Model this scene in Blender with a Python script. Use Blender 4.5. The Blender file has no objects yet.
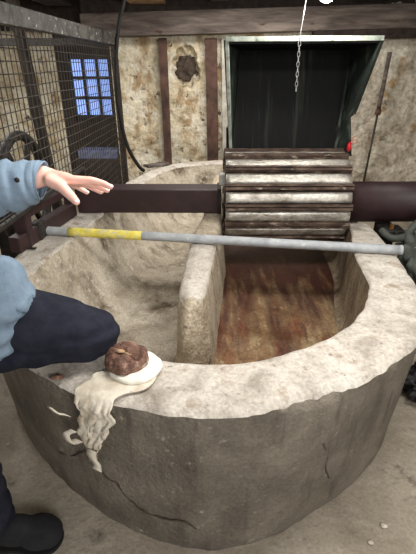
import bpy, bmesh, math, random
from mathutils import Vector, Matrix, noise
random.seed(7)
R = math.radians
C = bpy.context.scene.collection
scene = bpy.context.scene

# ---------------- camera ----------------
PITCH = R(27); CAMZ = 1.5; FPX = 416.0
cd = bpy.data.cameras.new('camera'); cam = bpy.data.objects.new('camera', cd); C.objects.link(cam)
cam.location = (0, 0, CAMZ); cam.rotation_euler = (R(90) - PITCH, 0, 0)
cd.sensor_fit = 'VERTICAL'; cd.sensor_height = 24; cd.lens = 24 * FPX / 554
cd.clip_start = 0.05
scene.camera = cam
# ---------------- world, lights, exposure ----------------
w = bpy.data.worlds.new('world'); scene.world = w; w.use_nodes = True
w.node_tree.nodes['Background'].inputs[0].default_value = (0.92, 0.95, 1.0, 1)
w.node_tree.nodes['Background'].inputs[1].default_value = 0.42
scene.view_settings.view_transform = 'Standard'
scene.view_settings.look = 'None'
scene.view_settings.exposure = 0.16
scene.view_settings.gamma = 1.0
scene.view_settings.use_curve_mapping = False
def area(name, loc, rot, sx, sy, power, col):
    l = bpy.data.lights.new(name, 'AREA'); l.shape = 'RECTANGLE'; l.size = sx; l.size_y = sy
    l.energy = power; l.color = col
    o = bpy.data.objects.new(name, l); C.objects.link(o); o.location = loc; o.rotation_euler = rot
    return o
area('ceiling_tube_light', (0.45, 1.25, 2.04), (0, 0, R(8)), 1.5, 0.3, 32, (1.0, 0.97, 0.92))
area('front_fill', (0.9, -1.0, 1.9), (R(62), 0, R(15)), 1.6, 0.9, 62, (1.0, 0.97, 0.93))  # unseen fill added behind the camera to lift the vat front and floor
area('back_wall_fill', (0.3, 3.55, 1.98), (0, 0, 0), 1.2, 0.4, 36, (1.0, 0.96, 0.9))  # unseen fill added overhead to brighten the back wall plaster
area('left_room_light', (-1.9, 3.3, 1.98), (0, 0, 0), 0.5, 0.9, 24, (1.0, 0.97, 0.92))
bl = bpy.data.lights.new('bulb_light', 'POINT'); bl.energy = 15; bl.shadow_soft_size = 0.03; bl.color = (1, .97, .9)
blo = bpy.data.objects.new('bulb_light', bl); C.objects.link(blo); blo.location = (0.62, 2.6, 1.755)

# ---------------- helpers ----------------
def at(px, py, d):
    """world point seen at a photo pixel, d metres along the optical axis"""
    u = (px - 208) / FPX; v = (py - 277) / FPX
    return Vector((u * d, d * (math.cos(PITCH) - v * math.sin(PITCH)), CAMZ + d * (-math.sin(PITCH) - v * math.cos(PITCH))))
def atz(px, py, z):
    u = (px - 208) / FPX; v = (py - 277) / FPX
    return at(px, py, (z - CAMZ) / (-math.sin(PITCH) - v * math.cos(PITCH)))
def atY(px, py, Y):
    v = (py - 277) / FPX
    return at(px, py, Y / (math.cos(PITCH) - v * math.sin(PITCH)))

def empty(name, loc, label, cat, group=None):
    o = bpy.data.objects.new(name, None); C.objects.link(o); o.location = loc
    o.empty_display_size = .05
    tag(o, label, cat, group); return o
def tag(o, label, cat, group=None):
    o['label'] = label; o['category'] = cat
    if group: o['group'] = group
    return o
def finish(name, bm, m, parent=None, smooth=False, label=None, kind=None):
    bmesh.ops.recalc_face_normals(bm, faces=bm.faces)
    me = bpy.data.meshes.new(name); 
    if parent is not None:
        bmesh.ops.translate(bm, verts=bm.verts, vec=-parent_loc(parent))
    bm.to_mesh(me); bm.free()
    if m: me.materials.append(m)
    if smooth:
        for p in me.polygons: p.use_smooth = True
    o = bpy.data.objects.new(name, me); C.objects.link(o)
    if parent is not None: o.parent = parent
    if label: o['label'] = label
    if kind: o['kind'] = kind
    return o
def parent_loc(p):
    v = Vector(p.location)
    while p.parent: p = p.parent; v += Vector(p.location)
    return v
def box(bm, c, s, rot=None, bev=0.0):
    g = bmesh.ops.create_cube(bm, size=1.0)
    vs = g['verts']
    M = Matrix.Translation(Vector(c)) @ (rot.to_4x4() if rot else Matrix.Identity(4)) @ Matrix.Diagonal((s[0], s[1], s[2], 1))
    bmesh.ops.transform(bm, matrix=M, verts=vs)
    if bev > 0:
        es = list({e for v in vs for e in v.link_edges})
        bmesh.ops.bevel(bm, geom=es, offset=bev, segments=2, affect='EDGES', profile=.5)
def frame_dir(t, up=Vector((0, 0, 1))):
    t = t.normalized()
    if abs(t.dot(up)) > .95: up = Vector((0, 1, 0))
    a = t.cross(up).normalized(); b = a.cross(t).normalized()
    return a, b
def beam(bm, p, q, wd, hd, bev=0.0):
    p = Vector(p); q = Vector(q); t = (q - p); a, b = frame_dir(t)
    M = Matrix((a, t.normalized(), b)).transposed()
    box(bm, (p + q) / 2, (wd, t.length, hd), M, bev)
def tube(bm, pts, r, n=10, caps=True, closed=False):
    pts = [Vector(p) for p in pts]; k = len(pts)
    rs = r if isinstance(r, (list, tuple)) else [r] * k
    rings = []; prev = None
    for i, p in enumerate(pts):
        t = (pts[(i + 1) % k] - pts[i - 1]) if closed else (pts[min(i + 1, k - 1)] - pts[max(i - 1, 0)])
        t.normalize()
        if prev is None: a, b = frame_dir(t)
        else:
            a = (prev - t * prev.dot(t)).normalized(); b = a.cross(t)
        prev = a
        rings.append([bm.verts.new(p + (a * math.cos(2 * math.pi * j / n) + b * math.sin(2 * math.pi * j / n)) * rs[i]) for j in range(n)])
    for i in range(k if closed else k - 1):
        A = rings[i]; B = rings[(i + 1) % k]
        for j in range(n): bm.faces.new((A[j], A[(j + 1) % n], B[(j + 1) % n], B[j]))
    if caps and not closed:
        bm.faces.new(rings[0]); bm.faces.new(rings[-1])
    return rings
def catmull(P, closed=True, n=12):
    P = [Vector(p) for p in P]; k = len(P); out = []
    rng = range(k) if closed else range(k - 1)
    for i in rng:
        if closed: a, b, c, d = P[i - 1], P[i], P[(i + 1) % k], P[(i + 2) % k]
        else: a, b, c, d = P[max(i - 1, 0)], P[i], P[i + 1], P[min(i + 2, k - 1)]
        for j in range(n):
            t = j / n
            out.append(0.5 * ((2 * b) + (c - a) * t + (2 * a - 5 * b + 4 * c - d) * t * t + (3 * b - a - 3 * c + d) * t ** 3))
    if not closed: out.append(P[-1].copy())
    return out
def resample(P, n, closed=True):
    Q = P + [P[0]] if closed else P
    L = [0]
    for i in range(1, len(Q)): L.append(L[-1] + (Q[i] - Q[i - 1]).length)
    out = []; j = 0
    for k in range(n):
        s = L[-1] * k / (n if closed else n - 1)
        while j < len(L) - 2 and L[j + 1] < s: j += 1
        f = (s - L[j]) / max(1e-9, L[j + 1] - L[j])
        out.append(Q[j].lerp(Q[j + 1], min(1, f)))
    return out
def nz(p, s, seed=0.0): return noise.noise(Vector((p[0] * s + seed, p[1] * s - seed, p[2] * s + seed * .5)))

# ---------------- materials ----------------
def mat(name, cols, scale=6.0, rough=.8, bump=.3, bscale=40.0, metal=0.0, stretch=(1, 1, 1), detail=6.0, dist=0.4,
        spots=None, spot_scale=9.0, spot_at=(.58, .66), spot_stretch=(1, 1, 1), spec=.4, bdist=.01, grain=0, gscale=60):
    """cols: list of (position, rgb) for a noise ramp; spots: rgb of a second blotch layer"""
    m = bpy.data.materials.new(name); m.use_nodes = True; nt = m.node_tree; N = nt.nodes; Lk = nt.links
    b = N['Principled BSDF']; b.inputs['Roughness'].default_value = rough; b.inputs['Metallic'].default_value = metal
    b.inputs['Specular IOR Level'].default_value = spec
    tc = N.new('ShaderNodeTexCoord')
    def noise_tex(sc, st, det, ds):
        mp = N.new('ShaderNodeMapping'); mp.inputs['Scale'].default_value = st; Lk.new(tc.outputs['Object'], mp.inputs['Vector'])
        n = N.new('ShaderNodeTexNoise'); n.inputs['Scale'].default_value = sc; n.inputs['Detail'].default_value = det
        n.inputs['Roughness'].default_value = .62; n.inputs['Distortion'].default_value = ds
        Lk.new(mp.outputs[0], n.inputs['Vector']); return n
    n1 = noise_tex(scale, stretch, detail, dist)
    cr = N.new('ShaderNodeValToRGB'); el = cr.color_ramp.elements
    while len(el) < len(cols): el.new(.5)
    for e, (p, c) in zip(el, cols): e.position = p; e.color = (*c, 1)
    Lk.new(n1.outputs['Fac'], cr.inputs[0]); out = cr.outputs[0]
    if spots:
        layers = spots if isinstance(spots, list) else [(spots, spot_scale, spot_at, spot_stretch)]
        for (c, sc, sa, st) in layers:
            n2 = noise_tex(sc, st, 6.0, .1)
            r2 = N.new('ShaderNodeValToRGB'); r2.color_ramp.elements[0].position = sa[0]; r2.color_ramp.elements[1].position = sa[1]
            Lk.new(n2.outputs['Fac'], r2.inputs[0])
            mx = N.new('ShaderNodeMixRGB'); Lk.new(r2.outputs[0], mx.inputs[0]); Lk.new(out, mx.inputs[1]); mx.inputs[2].default_value = (*c, 1)
            out = mx.outputs[0]
    if grain:
        n4 = noise_tex(gscale, (1, 1, 1), 5.0, .3)
        mr = N.new('ShaderNodeMapRange'); mr.inputs[1].default_value = .38; mr.inputs[2].default_value = .62; mr.inputs[3].default_value = 1 - grain; mr.inputs[4].default_value = 1 + grain * .5
        Lk.new(n4.outputs['Fac'], mr.inputs[0])
        mg = N.new('ShaderNodeMixRGB'); mg.blend_type = 'MULTIPLY'; mg.inputs[0].default_value = 1; Lk.new(out, mg.inputs[1]); Lk.new(mr.outputs[0], mg.inputs[2]); out = mg.outputs[0]
    Lk.new(out, b.inputs['Base Color'])
    if bump:
        n3 = noise_tex(bscale, stretch, 6.0, .2)
        bp = N.new('ShaderNodeBump'); bp.inputs['Strength'].default_value = bump; bp.inputs['Distance'].default_value = bdist
        Lk.new(n3.outputs['Fac'], bp.inputs['Height']); Lk.new(bp.outputs[0], b.inputs['Normal'])
    return m
def rgb(r, g, b):
    f = lambda c: (c / 255 / 12.92) if c / 255 < .04045 else ((c / 255 + .055) / 1.055) ** 2.4
    return (f(r), f(g), f(b))
M = {}
M['rim'] = mat('pale worn concrete', [(.3, rgb(142, 133, 121)), (.5, rgb(186, 178, 167)), (.68, rgb(208, 201, 191))], 8, .85, .6, 60, grain=.18, gscale=80,
               spots=[(rgb(140, 122, 102), 8, (.56, .72), (1, 1, 1)), (rgb(212, 206, 197), 3.5, (.52, .74), (1, 1, 1)), (rgb(120, 108, 94), 30, (.60, .74), (1, 1, 1))])
M['vat_out'] = mat('grey brown cast concrete', [(.25, rgb(86, 79, 70)), (.5, rgb(114, 106, 95)), (.75, rgb(140, 131, 118))], 4.5, .9, .6, 60, grain=.16, gscale=90,
                   spots=[(rgb(70, 62, 54), 2.6, (.55, .75), (1.6, 1.6, .35)), (rgb(74, 66, 58), 9, (.58, .74), (1.5, 1.5, .18)), (rgb(172, 163, 148), 26, (.62, .78), (1, 1, 1))], bdist=.02)
M['channel'] = mat('sandy stained concrete', [(.25, rgb(136, 124, 108)), (.5, rgb(180, 169, 151)), (.75, rgb(206, 197, 181))], 7, .85, .8, 40, grain=.22, gscale=85, bdist=.014,
                   spots=[(rgb(100, 86, 68), 5, (.52, .68), (1, 1, 1)), (rgb(208, 200, 184), 22, (.56, .72), (1, 1, 1))])
def stain_mat():
    m = mat('rust stained channel bed', [(.28, rgb(104, 74, 50)), (.45, rgb(142, 112, 78)), (.6, rgb(164, 140, 104)), (.75, rgb(178, 158, 124))], 6, .5, .7, 40, stretch=(1.4, .9, 1), grain=.3, bdist=.015,
            spots=[(rgb(122, 62, 32), 3.4, (.50, .66), (2.4, .55, 1)), (rgb(72, 32, 28), 4.6, (.56, .70), (2.6, .4, 1)), (rgb(206, 190, 156), 15, (.63, .72), (1.2, .8, 1))], spec=.5)
    nt = m.node_tree; N = nt.nodes; Lk = nt.links; b = N['Principled BSDF']; src = b.inputs['Base Color'].links[0].from_socket
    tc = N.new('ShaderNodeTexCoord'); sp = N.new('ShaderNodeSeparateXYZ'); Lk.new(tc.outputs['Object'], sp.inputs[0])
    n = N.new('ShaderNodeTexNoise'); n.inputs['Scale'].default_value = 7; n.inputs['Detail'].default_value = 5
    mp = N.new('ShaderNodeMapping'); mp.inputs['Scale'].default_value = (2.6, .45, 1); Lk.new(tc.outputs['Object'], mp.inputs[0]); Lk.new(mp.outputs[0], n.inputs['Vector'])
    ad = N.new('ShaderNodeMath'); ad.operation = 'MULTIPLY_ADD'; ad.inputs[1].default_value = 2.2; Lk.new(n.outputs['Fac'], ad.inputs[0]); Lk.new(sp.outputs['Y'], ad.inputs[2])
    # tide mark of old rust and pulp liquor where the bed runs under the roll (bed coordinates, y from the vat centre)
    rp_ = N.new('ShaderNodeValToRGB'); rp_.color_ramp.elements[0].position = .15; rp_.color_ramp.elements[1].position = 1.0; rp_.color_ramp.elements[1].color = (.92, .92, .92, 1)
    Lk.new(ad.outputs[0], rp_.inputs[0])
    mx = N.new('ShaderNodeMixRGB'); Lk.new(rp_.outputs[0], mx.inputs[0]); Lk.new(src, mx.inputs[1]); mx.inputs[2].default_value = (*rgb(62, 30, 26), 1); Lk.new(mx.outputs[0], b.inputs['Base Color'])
    return m
M['stain'] = stain_mat()
M['wall_r'] = mat('streaked brown concrete', [(.25, rgb(92, 78, 62)), (.5, rgb(138, 122, 100)), (.75, rgb(172, 158, 136))], 10, .8, .7, 40, grain=.3, stretch=(1.6, 1.6, .35), spots=[(rgb(84, 62, 46), 8, (.55, .7), (1, 1, .3))])
M['feather'] = mat('gritty divider concrete', [(.25, rgb(140, 124, 100)), (.5, rgb(180, 166, 144)), (.75, rgb(206, 196, 178))], 12, .9, .9, 50, grain=.28, gscale=85, bdist=.015,
                   spots=[(rgb(110, 92, 70), 14, (.6, .7), (1, 1, .4))])
M['floor'] = mat('dusty cement floor', [(.25, rgb(128, 118, 103)), (.5, rgb(162, 152, 136)), (.75, rgb(184, 174, 158))], 4, .9, .8, 25, grain=.14, gscale=80, bdist=.01,
                 spots=[(rgb(82, 72, 62), 4, (.6, .72), (1, 1, 1)), (rgb(190, 182, 166), 30, (.66, .72), (1, 1, 1))])
M['plaster'] = mat('peeling lime plaster', [(.3, rgb(150, 124, 92)), (.42, rgb(214, 200, 170)), (.6, rgb(234, 227, 208)), (.8, rgb(206, 188, 156))], 4.2, .9, 1.0, 18, grain=.2, gscale=26,
                   spots=[(rgb(168, 142, 108), 5.0, (.50, .62), (1.4, 1, .8)), (rgb(84, 70, 58), 13, (.57, .66), (1, 1, 1))], bdist=.03)
M['plaster_r'] = mat('grey lime plaster', [(.3, rgb(150, 136, 116)), (.5, rgb(200, 190, 172)), (.7, rgb(222, 214, 198))], 5, .9, 1.0, 16, grain=.3, gscale=26,
                   spots=[(rgb(170, 142, 104), 4, (.58, .66), (1, 1, 1)), (rgb(100, 90, 78), 14, (.62, .7), (1, 1, 1))], bdist=.03)
M['old_wood'] = mat('old grey timber', [(.3, rgb(62, 54, 50)), (.5, rgb(96, 86, 80)), (.7, rgb(128, 116, 108))], 5, .9, .5, 30, stretch=(.5, 3, 4),
                    spots=[(rgb(70, 44, 34), 9, (.6, .7), (.6, 1, 2))])
M['dark_wood'] = mat('dark stained timber', [(.3, rgb(26, 21, 18)), (.6, rgb(58, 47, 40))], 6, .85, .5, 30, stretch=(3, .6, 3))
M['pale_wood'] = mat('pale sawn timber', [(.3, rgb(140, 108, 80)), (.6, rgb(178, 148, 116))], 6, .8, .4, 30, stretch=(4, .6, 4))
M['maroon'] = mat('dark maroon paint', [(.3, rgb(40, 26, 27)), (.6, rgb(54, 36, 37))], 6, .5, .15, 30, spots=[(rgb(170, 156, 148), 28, (.72, .75), (1, 1, 1)), (rgb(40, 28, 26), 5, (.55, .7), (1, 1, 1))])
M['rusty'] = mat('rusted iron', [(.3, rgb(34, 27, 24)), (.5, rgb(74, 58, 49)), (.7, rgb(110, 92, 79))], 10, .75, .6, 50, stretch=(1, 2, 2), metal=.2,
                 spots=[(rgb(176, 160, 142), 26, (.58, .70), (.4, 1, 1))])
M['rust_post'] = mat('rust brown post', [(.3, rgb(48, 33, 28)), (.6, rgb(92, 66, 55))], 8, .8, .5, 40)
M['bar_metal'] = mat('scoured metal plates', [(.3, rgb(118, 112, 102)), (.5, rgb(178, 173, 163)), (.7, rgb(214, 210, 202))], 7, .36, .3, 60, metal=.5, grain=.25, stretch=(1, 3, 3),
                     spots=[(rgb(112, 84, 60), 12, (.6, .7), (.5, 2, 2))], spec=.6)
M['galv'] = mat('galvanised pipe', [(.3, rgb(138, 142, 146)), (.7, rgb(178, 181, 183))], 12, .6, .3, 60, metal=.1, spots=[(rgb(190, 190, 186), 20, (.6, .68), (1, 1, 1))])
M['yellow'] = mat('worn yellow paint', [(.3, rgb(196, 182, 70)), (.6, rgb(232, 216, 100))], 20, .6, .3, 60, spots=[(rgb(190, 188, 168), 22, (.5, .66), (1, 1, 1))])
M['black'] = mat('black rubber', [(.3, rgb(14, 14, 14)), (.7, rgb(30, 29, 28))], 8, .55, .2, 40)
M['black_steel'] = mat('grimy black steel', [(.3, rgb(22, 20, 18)), (.7, rgb(62, 58, 54))], 14, .6, .5, 50, metal=.3, spots=[(rgb(150, 146, 138), 34, (.66, .72), (1, 1, 1))])
M['galv_rail'] = mat('speckled dark rail', [(.3, rgb(50, 48, 46)), (.6, rgb(98, 96, 92))], 14, .5, .5, 60, metal=.4, spots=[(rgb(220, 220, 214), 40, (.62, .68), (1, 1, 1))])
M['wire'] = mat('dark wire', [(.3, rgb(46, 42, 38)), (.7, rgb(78, 72, 66))], 10, .6, 0, metal=.4)
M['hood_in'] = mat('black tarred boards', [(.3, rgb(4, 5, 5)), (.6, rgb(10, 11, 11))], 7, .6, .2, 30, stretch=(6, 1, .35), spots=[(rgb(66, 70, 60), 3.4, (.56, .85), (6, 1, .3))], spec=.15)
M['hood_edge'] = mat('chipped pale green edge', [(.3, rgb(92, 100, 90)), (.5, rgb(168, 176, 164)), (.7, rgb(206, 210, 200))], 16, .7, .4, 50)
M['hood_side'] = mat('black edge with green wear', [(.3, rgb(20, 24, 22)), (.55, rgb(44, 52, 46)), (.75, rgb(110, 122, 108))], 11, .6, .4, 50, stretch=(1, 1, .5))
M['hoodie'] = mat('blue sweatshirt cloth', [(.3, rgb(108, 126, 144)), (.7, rgb(128, 146, 163))], 30, .95, .4, 220, bdist=.003, spec=.1)
M['trousers'] = mat('navy trouser cloth', [(.3, rgb(28, 30, 40)), (.7, rgb(42, 44, 55))], 24, .9, .3, 160, bdist=.003, spec=.15)
M['skin'] = mat('skin', [(.3, rgb(222, 168, 152)), (.7, rgb(238, 192, 176))], 14, .5, .12, 90, bdist=.003)
M['nail'] = mat('finger nail', [(.3, rgb(232, 190, 180)), (.7, rgb(238, 200, 190))], 5, .3, 0)
M['shoe'] = mat('black suede shoe', [(.3, rgb(22, 22, 24)), (.7, rgb(40, 40, 43))], 20, .95, .4, 150, bdist=.003)
M['sole'] = mat('black sole', [(.3, rgb(14, 14, 15)), (.7, rgb(22, 22, 23))], 20, .8, .2, 90)
M['hair'] = mat('brown hair', [(.3, rgb(40, 26, 18)), (.7, rgb(76, 52, 36))], 30, .6, .6, 60, stretch=(5, 5, 1))
M['eye'] = mat('eye white', [(.3, rgb(230, 226, 220)), (.7, rgb(236, 232, 226))], 5, .2, 0)
M['iris'] = mat('brown iris', [(.3, rgb(50, 30, 20)), (.7, rgb(66, 42, 26))], 5, .2, 0)
M['lips'] = mat('lips', [(.3, rgb(176, 104, 98)), (.7, rgb(190, 116, 108))], 5, .5, 0)
M['cloth'] = mat('dirty white rag', [(.3, rgb(176, 164, 144)), (.6, rgb(216, 208, 192))], 12, .9, .5, 90, bdist=.004, spots=[(rgb(164, 140, 110), 9, (.62, .72), (1, 1, 1))])
M['plaster_disc'] = mat('chalky white disc', [(.3, rgb(214, 208, 194)), (.6, rgb(236, 232, 222))], 12, .9, .3, 60)
M['lump'] = mat('red brown stone', [(.3, rgb(74, 50, 40)), (.5, rgb(112, 80, 66)), (.7, rgb(146, 112, 96))], 18, .7, 1.0, 60, grain=.4, spots=[(rgb(196, 172, 156), 22, (.58, .70), (1, 1, 1))])
M['tarp'] = mat('grey green sheeting', [(.3, rgb(38, 41, 37)), (.6, rgb(78, 82, 75))], 9, .7, .5, 50)
M['red'] = mat('red plastic', [(.3, rgb(190, 24, 34)), (.7, rgb(214, 40, 48))], 8, .4, 0)
M['white_pl'] = mat('white plastic', [(.3, rgb(206, 204, 198)), (.7, rgb(226, 224, 218))], 8, .5, 0)
M['stone'] = mat('rough grey rubble', [(.3, rgb(40, 34, 30)), (.7, rgb(96, 82, 70))], 12, .9, .8, 30)
M['brass'] = mat('brass', [(.3, rgb(120, 84, 46)), (.7, rgb(160, 118, 70))], 20, .5, .3, 60, metal=.5)
M['chain'] = mat('bright chain steel', [(.3, rgb(150, 150, 148)), (.7, rgb(200, 200, 196))], 20, .4, 0, metal=.5)
def emis(name, col, st):
    m = bpy.data.materials.new(name); m.use_nodes = True; b = m.node_tree.nodes['Principled BSDF']
    b.inputs['Base Color'].default_value = (*col, 1); b.inputs['Emission Color'].default_value = (*col, 1); b.inputs['Emission Strength'].default_value = st
    return m
M['bulb'] = emis('glowing bulb', (1, .97, .92), 14)
M['pane'] = emis('daylit window glass', rgb(142, 172, 242), 1.0)
M['pale_post'] = mat('pale painted post', [(.3, rgb(140, 134, 124)), (.6, rgb(188, 184, 174))], 9, .8, .4, 40)

def top_rim_mat():
    # front rim is bleached, only the paint/scour changes: no light in it
    return M['rim']

# =====================================================================
# SETTING
# =====================================================================
def struct(name, bm, m, parent=None, **k):
    o = finish(name, bm, m, parent, **k)
    if parent is None: o['kind'] = 'structure'
    return o
bm = bmesh.new()
gx, gy = 90, 90
grid = [[bm.verts.new((-3.2 + 6.0 * i / gx, -2.2 + 7.6 * j / gy, 0)) for i in range(gx + 1)] for j in range(gy + 1)]
for row in grid:
    for v in row: v.co.z = .006 * nz(v.co, 2.5) - .003
for j in range(gy):
    for i in range(gx): bm.faces.new((grid[j][i], grid[j][i + 1], grid[j + 1][i + 1], grid[j + 1][i]))
struct('floor', bm, M['floor'], smooth=True)

def YB(x): return 4.60 - .07 * (x + 0.5)       # back wall plane runs slightly towards us on the right
def wall_grid(x0, x1, z0, z1, nx, nzz, hole=None, off=0.0, amp=.02):
    bm = bmesh.new(); g = []
    for j in range(nzz + 1):
        row = []
        for i in range(nx + 1):
            x = x0 + (x1 - x0) * i / nx; z = z0 + (z1 - z0) * j / nzz
            d = amp * nz((x, 0, z), 4) + amp * .6 * nz((x, 3, z), 12)
            if hole:
                hx, hz, rx, rz = hole
                q = ((x - hx) / rx) ** 2 + ((z - hz) / rz) ** 2 + .5 * nz((x, 0, z), 16)
                if q < 1: d += .11 * min(1, (1 - q) * 2.5)
            row.append(bm.verts.new((x, YB(x) + off + d, z)))
        g.append(row)
    for j in range(nzz):
        for i in range(nx): bm.faces.new((g[j][i], g[j][i + 1], g[j + 1][i + 1], g[j + 1][i]))
    return bm
hole = atY(186, 68, 4.58)
bm = wall_grid(-0.96, .62, 0, 2.3, 150, 200, hole=(hole.x, hole.z, .135, .20))
struct('wall_back', bm, M['plaster'], smooth=True)
bm = wall_grid(.62, 2.6, 0, 2.3, 90, 110, amp=.03)
struct('wall_back_right', bm, M['plaster_r'], smooth=True)
WTL = atY(70, 57, 5.0); WBR = atY(112, 117, 5.0); WX0, WX1, WZ0, WZ1 = WTL.x - .02, WBR.x + .04, WBR.z, WTL.z
# far left room behind the wire cage
def YL(x): return 5.0
bm = bmesh.new(); box(bm, ((-3.2 + WX0 - .14) / 2, 5.05, 1.15), (WX0 - .14 + 3.2, .1, 2.3)); struct('wall_far_left', bm, M['plaster'])
bm = bmesh.new(); xa, xb = WX0 - .14, -.9
box(bm, ((xa + xb) / 2, 5.05, WZ0 / 2), (xb - xa, .1, WZ0)); box(bm, ((xa + xb) / 2, 5.05, (WZ1 + 2.3) / 2), (xb - xa, .1, 2.3 - WZ1))
box(bm, ((xa + WX0) / 2, 5.05, (WZ0 + WZ1) / 2), (WX0 - xa, .1, WZ1 - WZ0)); box(bm, ((xb + WX1) / 2, 5.05, (WZ0 + WZ1) / 2), (xb - WX1, .1, WZ1 - WZ0))
struct('wall_window_surround', bm, M['dark_wood'])
bm = bmesh.new(); box(bm, (-.93, 4.85, 1.15), (.06, .4, 2.3)); struct('wall_return', bm, M['plaster'])
bm = bmesh.new(); box(bm, (-3.2, 2.4, 1.15), (.1, 5.4, 2.3)); struct('wall_left', bm, M['plaster'])
bm = bmesh.new(); box(bm, (2.62, 1.5, 1.15), (.1, 6.4, 2.3)); struct('wall_right', bm, M['plaster_r'])
# window with nine panes
def window():
    x0, x1, z0, z1 = WX0, WX1, WZ0, WZ1
    bm = bmesh.new(); y = 5.0
    for x in (x0, x1): box(bm, (x, y, (z0 + z1) / 2), (.045, .07, z1 - z0 + .045))
    for z in (z0, z1): box(bm, ((x0 + x1) / 2, y, z), (x1 - x0, .07, .045))
    for k in (1, 2): box(bm, (x0 + (x1 - x0) * k / 3, y, (z0 + z1) / 2), (.03, .05, z1 - z0))
    for k in (1, 2): box(bm, ((x0 + x1) / 2, y, z0 + (z1 - z0) * k / 3), (x1 - x0, .05, .03))
    f = struct('window_1', bm, M['black'])
    bm = bmesh.new(); box(bm, ((x0 + x1) / 2, y + .02, (z0 + z1) / 2), (x1 - x0, .006, z1 - z0))
    finish('pane', bm, M['pane'], f)
window()
bm = bmesh.new(); box(bm, (-.3, 1.6, 2.12), (6.2, 7.6, .06)); struct('ceiling', bm, M['dark_wood'])

# timber lintel beam over the back wall
bm = bmesh.new(); beam(bm, (-1.15, 4.50, 1.82), (2.55, 4.30, 1.90), .2, .185, .008)
bmesh.ops.subdivide_edges(bm, edges=bm.edges, cuts=3)
tag(finish('ceiling_beam', bm, M['old_wood']), 'long grey rust-flecked timber beam running across above the back wall', 'beam')
# dark strip added for the shaded underside of the beam on the right
bm = bmesh.new(); beam(bm, (.95, 4.36, 1.755), (2.5, 4.27, 1.775), .12, .10, .006)
tag(finish('underside_shade', bm, M['dark_wood']), 'dark strip standing for the shaded underside of the right half of the ceiling beam', 'beam')
def joist(x0, x1, m, z, label, y0=1.4, y1=4.45, h=.1):
    bm = bmesh.new(); box(bm, ((x0 + x1) / 2, (y0 + y1) / 2, z + h / 2), (x1 - x0, y1 - y0, h), None, .006)
    o = tag(finish('joist', bm, m), label, 'joist', 'ceiling joists'); return o
joist(-.70, -.38, M['pale_wood'], 1.985, 'pale sawn joist end sitting on the beam left of centre', 4.1, 4.6, .09)
joist(.02, .18, M['old_wood'], 2.0, 'grey joist crossing the beam above the rust brown posts', 3.2, 4.6, .08)
joist(-1.5, -1.25, M['dark_wood'], 1.99, 'dark joist above the wire cage corner', 2.4, 4.6, .09)
joist(1.3, 1.6, M['old_wood'], 2.0, 'grey joist at the far right of the ceiling', 2.4, 4.6, .08)

# posts on the back wall
def post(px_t, px_b, yb, wd, m, label, dp=.05, zb=0.0, Y=4.5):
    a = atY(px_t, 38, Y); b = atY(px_b, yb, Y)
    t = (a - b); b2 = b - t * ((b.z - zb) / t.z) if t.z else b
    bm = bmesh.new(); beam(bm, b2, a, wd, dp, .004)
    return tag(finish('post', bm, m), label, 'post', 'posts against the back wall')
post(162.5, 168.5, 163, .075, M['rust_post'], 'narrow dark rust-brown post left of the hole in the plaster')
post(211, 213, 163, .115, M['rust_post'], 'wide rust-brown post right of the hole in the plaster')
post(224, 225, 163, .05, M['pale_post'], 'slim pale post between the wide brown post and the black hood', .05)
# stone in wall hole
bm = bmesh.new(); bmesh.ops.create_icosphere(bm, subdivisions=4, radius=1)
for v in bm.verts:
    v.co *= 1 + .5 * nz(v.co, 1.6, 3) + .25 * nz(v.co, 4, 3)
    v.co = Vector((v.co.x * .10, v.co.y * .05, v.co.z * .11)) + Vector((hole.x, YB(hole.x) + .10, hole.z + .0))
tag(finish('rubble_stone', bm, M['stone'], smooth=True), 'rough grey stone showing in the hole broken through the plaster', 'stone')
# conduit on right wall
p1 = atY(390, 52, 4.33); p2 = atY(378, 112, 4.33); p3 = atY(362, 190, 4.33)
rt = empty('conduit', p1, 'slanting grey conduit fixed on the plaster right of the hood', 'pipe')
bm = bmesh.new(); tube(bm, [p1, p2], .020); finish('tube', bm, M['old_wood'], rt, True)
bm = bmesh.new(); tube(bm, [p2 + Vector((0, 0, .01)), p3], .011); finish('cable', bm, M['wire'], rt, True)
bm = bmesh.new(); tube(bm, [p2 + (p1 - p2) * .05, p2 - (p1 - p2) * .05], .028); finish('collar', bm, M['rust_post'], rt, True)

# =====================================================================
# VAT
# =====================================================================
ZR = .64
outer = [(0, .853), (.16, .866), (.316, .91), (.475, .99), (.62, 1.09), (.74, 1.2), (.85, 1.38), (.925, 1.62), (.968, 1.93), (.985, 2.3), (1.02, 2.8), (1.0, 3.4), (.85, 3.9),
         (.55, 4.2), (.2, 4.31), (-.08, 4.28), (-.30, 4.18), (-.511, 3.90), (-.66, 3.482), (-.775, 3.0), (-.855, 2.69), (-.94, 2.35), (-.985, 2.05), (-.985, 1.7), (-.92, 1.43),
         (-.755, 1.225), (-.585, 1.07), (-.401, .949), (-.251, .895), (-.106, .861)]
inner = [(.016, 1.074), (.11, 1.08), (.22, 1.11), (.363, 1.177), (.486, 1.263), (.579, 1.365), (.656, 1.488), (.713, 1.629), (.735, 1.80), (.76, 2.0), (.85, 2.36),
         (.88, 2.8), (.86, 3.35), (.7, 3.78), (.46, 4.04), (.195, 4.125), (-.08, 4.09), (-.30, 3.97), (-.47, 3.62), (-.58, 3.1), (-.665, 2.66), (-.715, 2.4), (-.745, 2.2), (-.785, 2.02), (-.815, 1.8),
         (-.80, 1.58), (-.72, 1.40), (-.58, 1.25), (-.38, 1.145), (-.157, 1.09)]
NV = 720
O_ = resample(catmull([(x, y, 0) for x, y in outer]), NV)
I_ = resample(catmull([(x, y, 0) for x, y in inner]), NV)
def notch(x, y):
    if x < .8: return 0
    f = max(0, min(1, (y - 2.42) / .05)) * max(0, min(1, (2.82 - y) / .05)); return .075 * f
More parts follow.
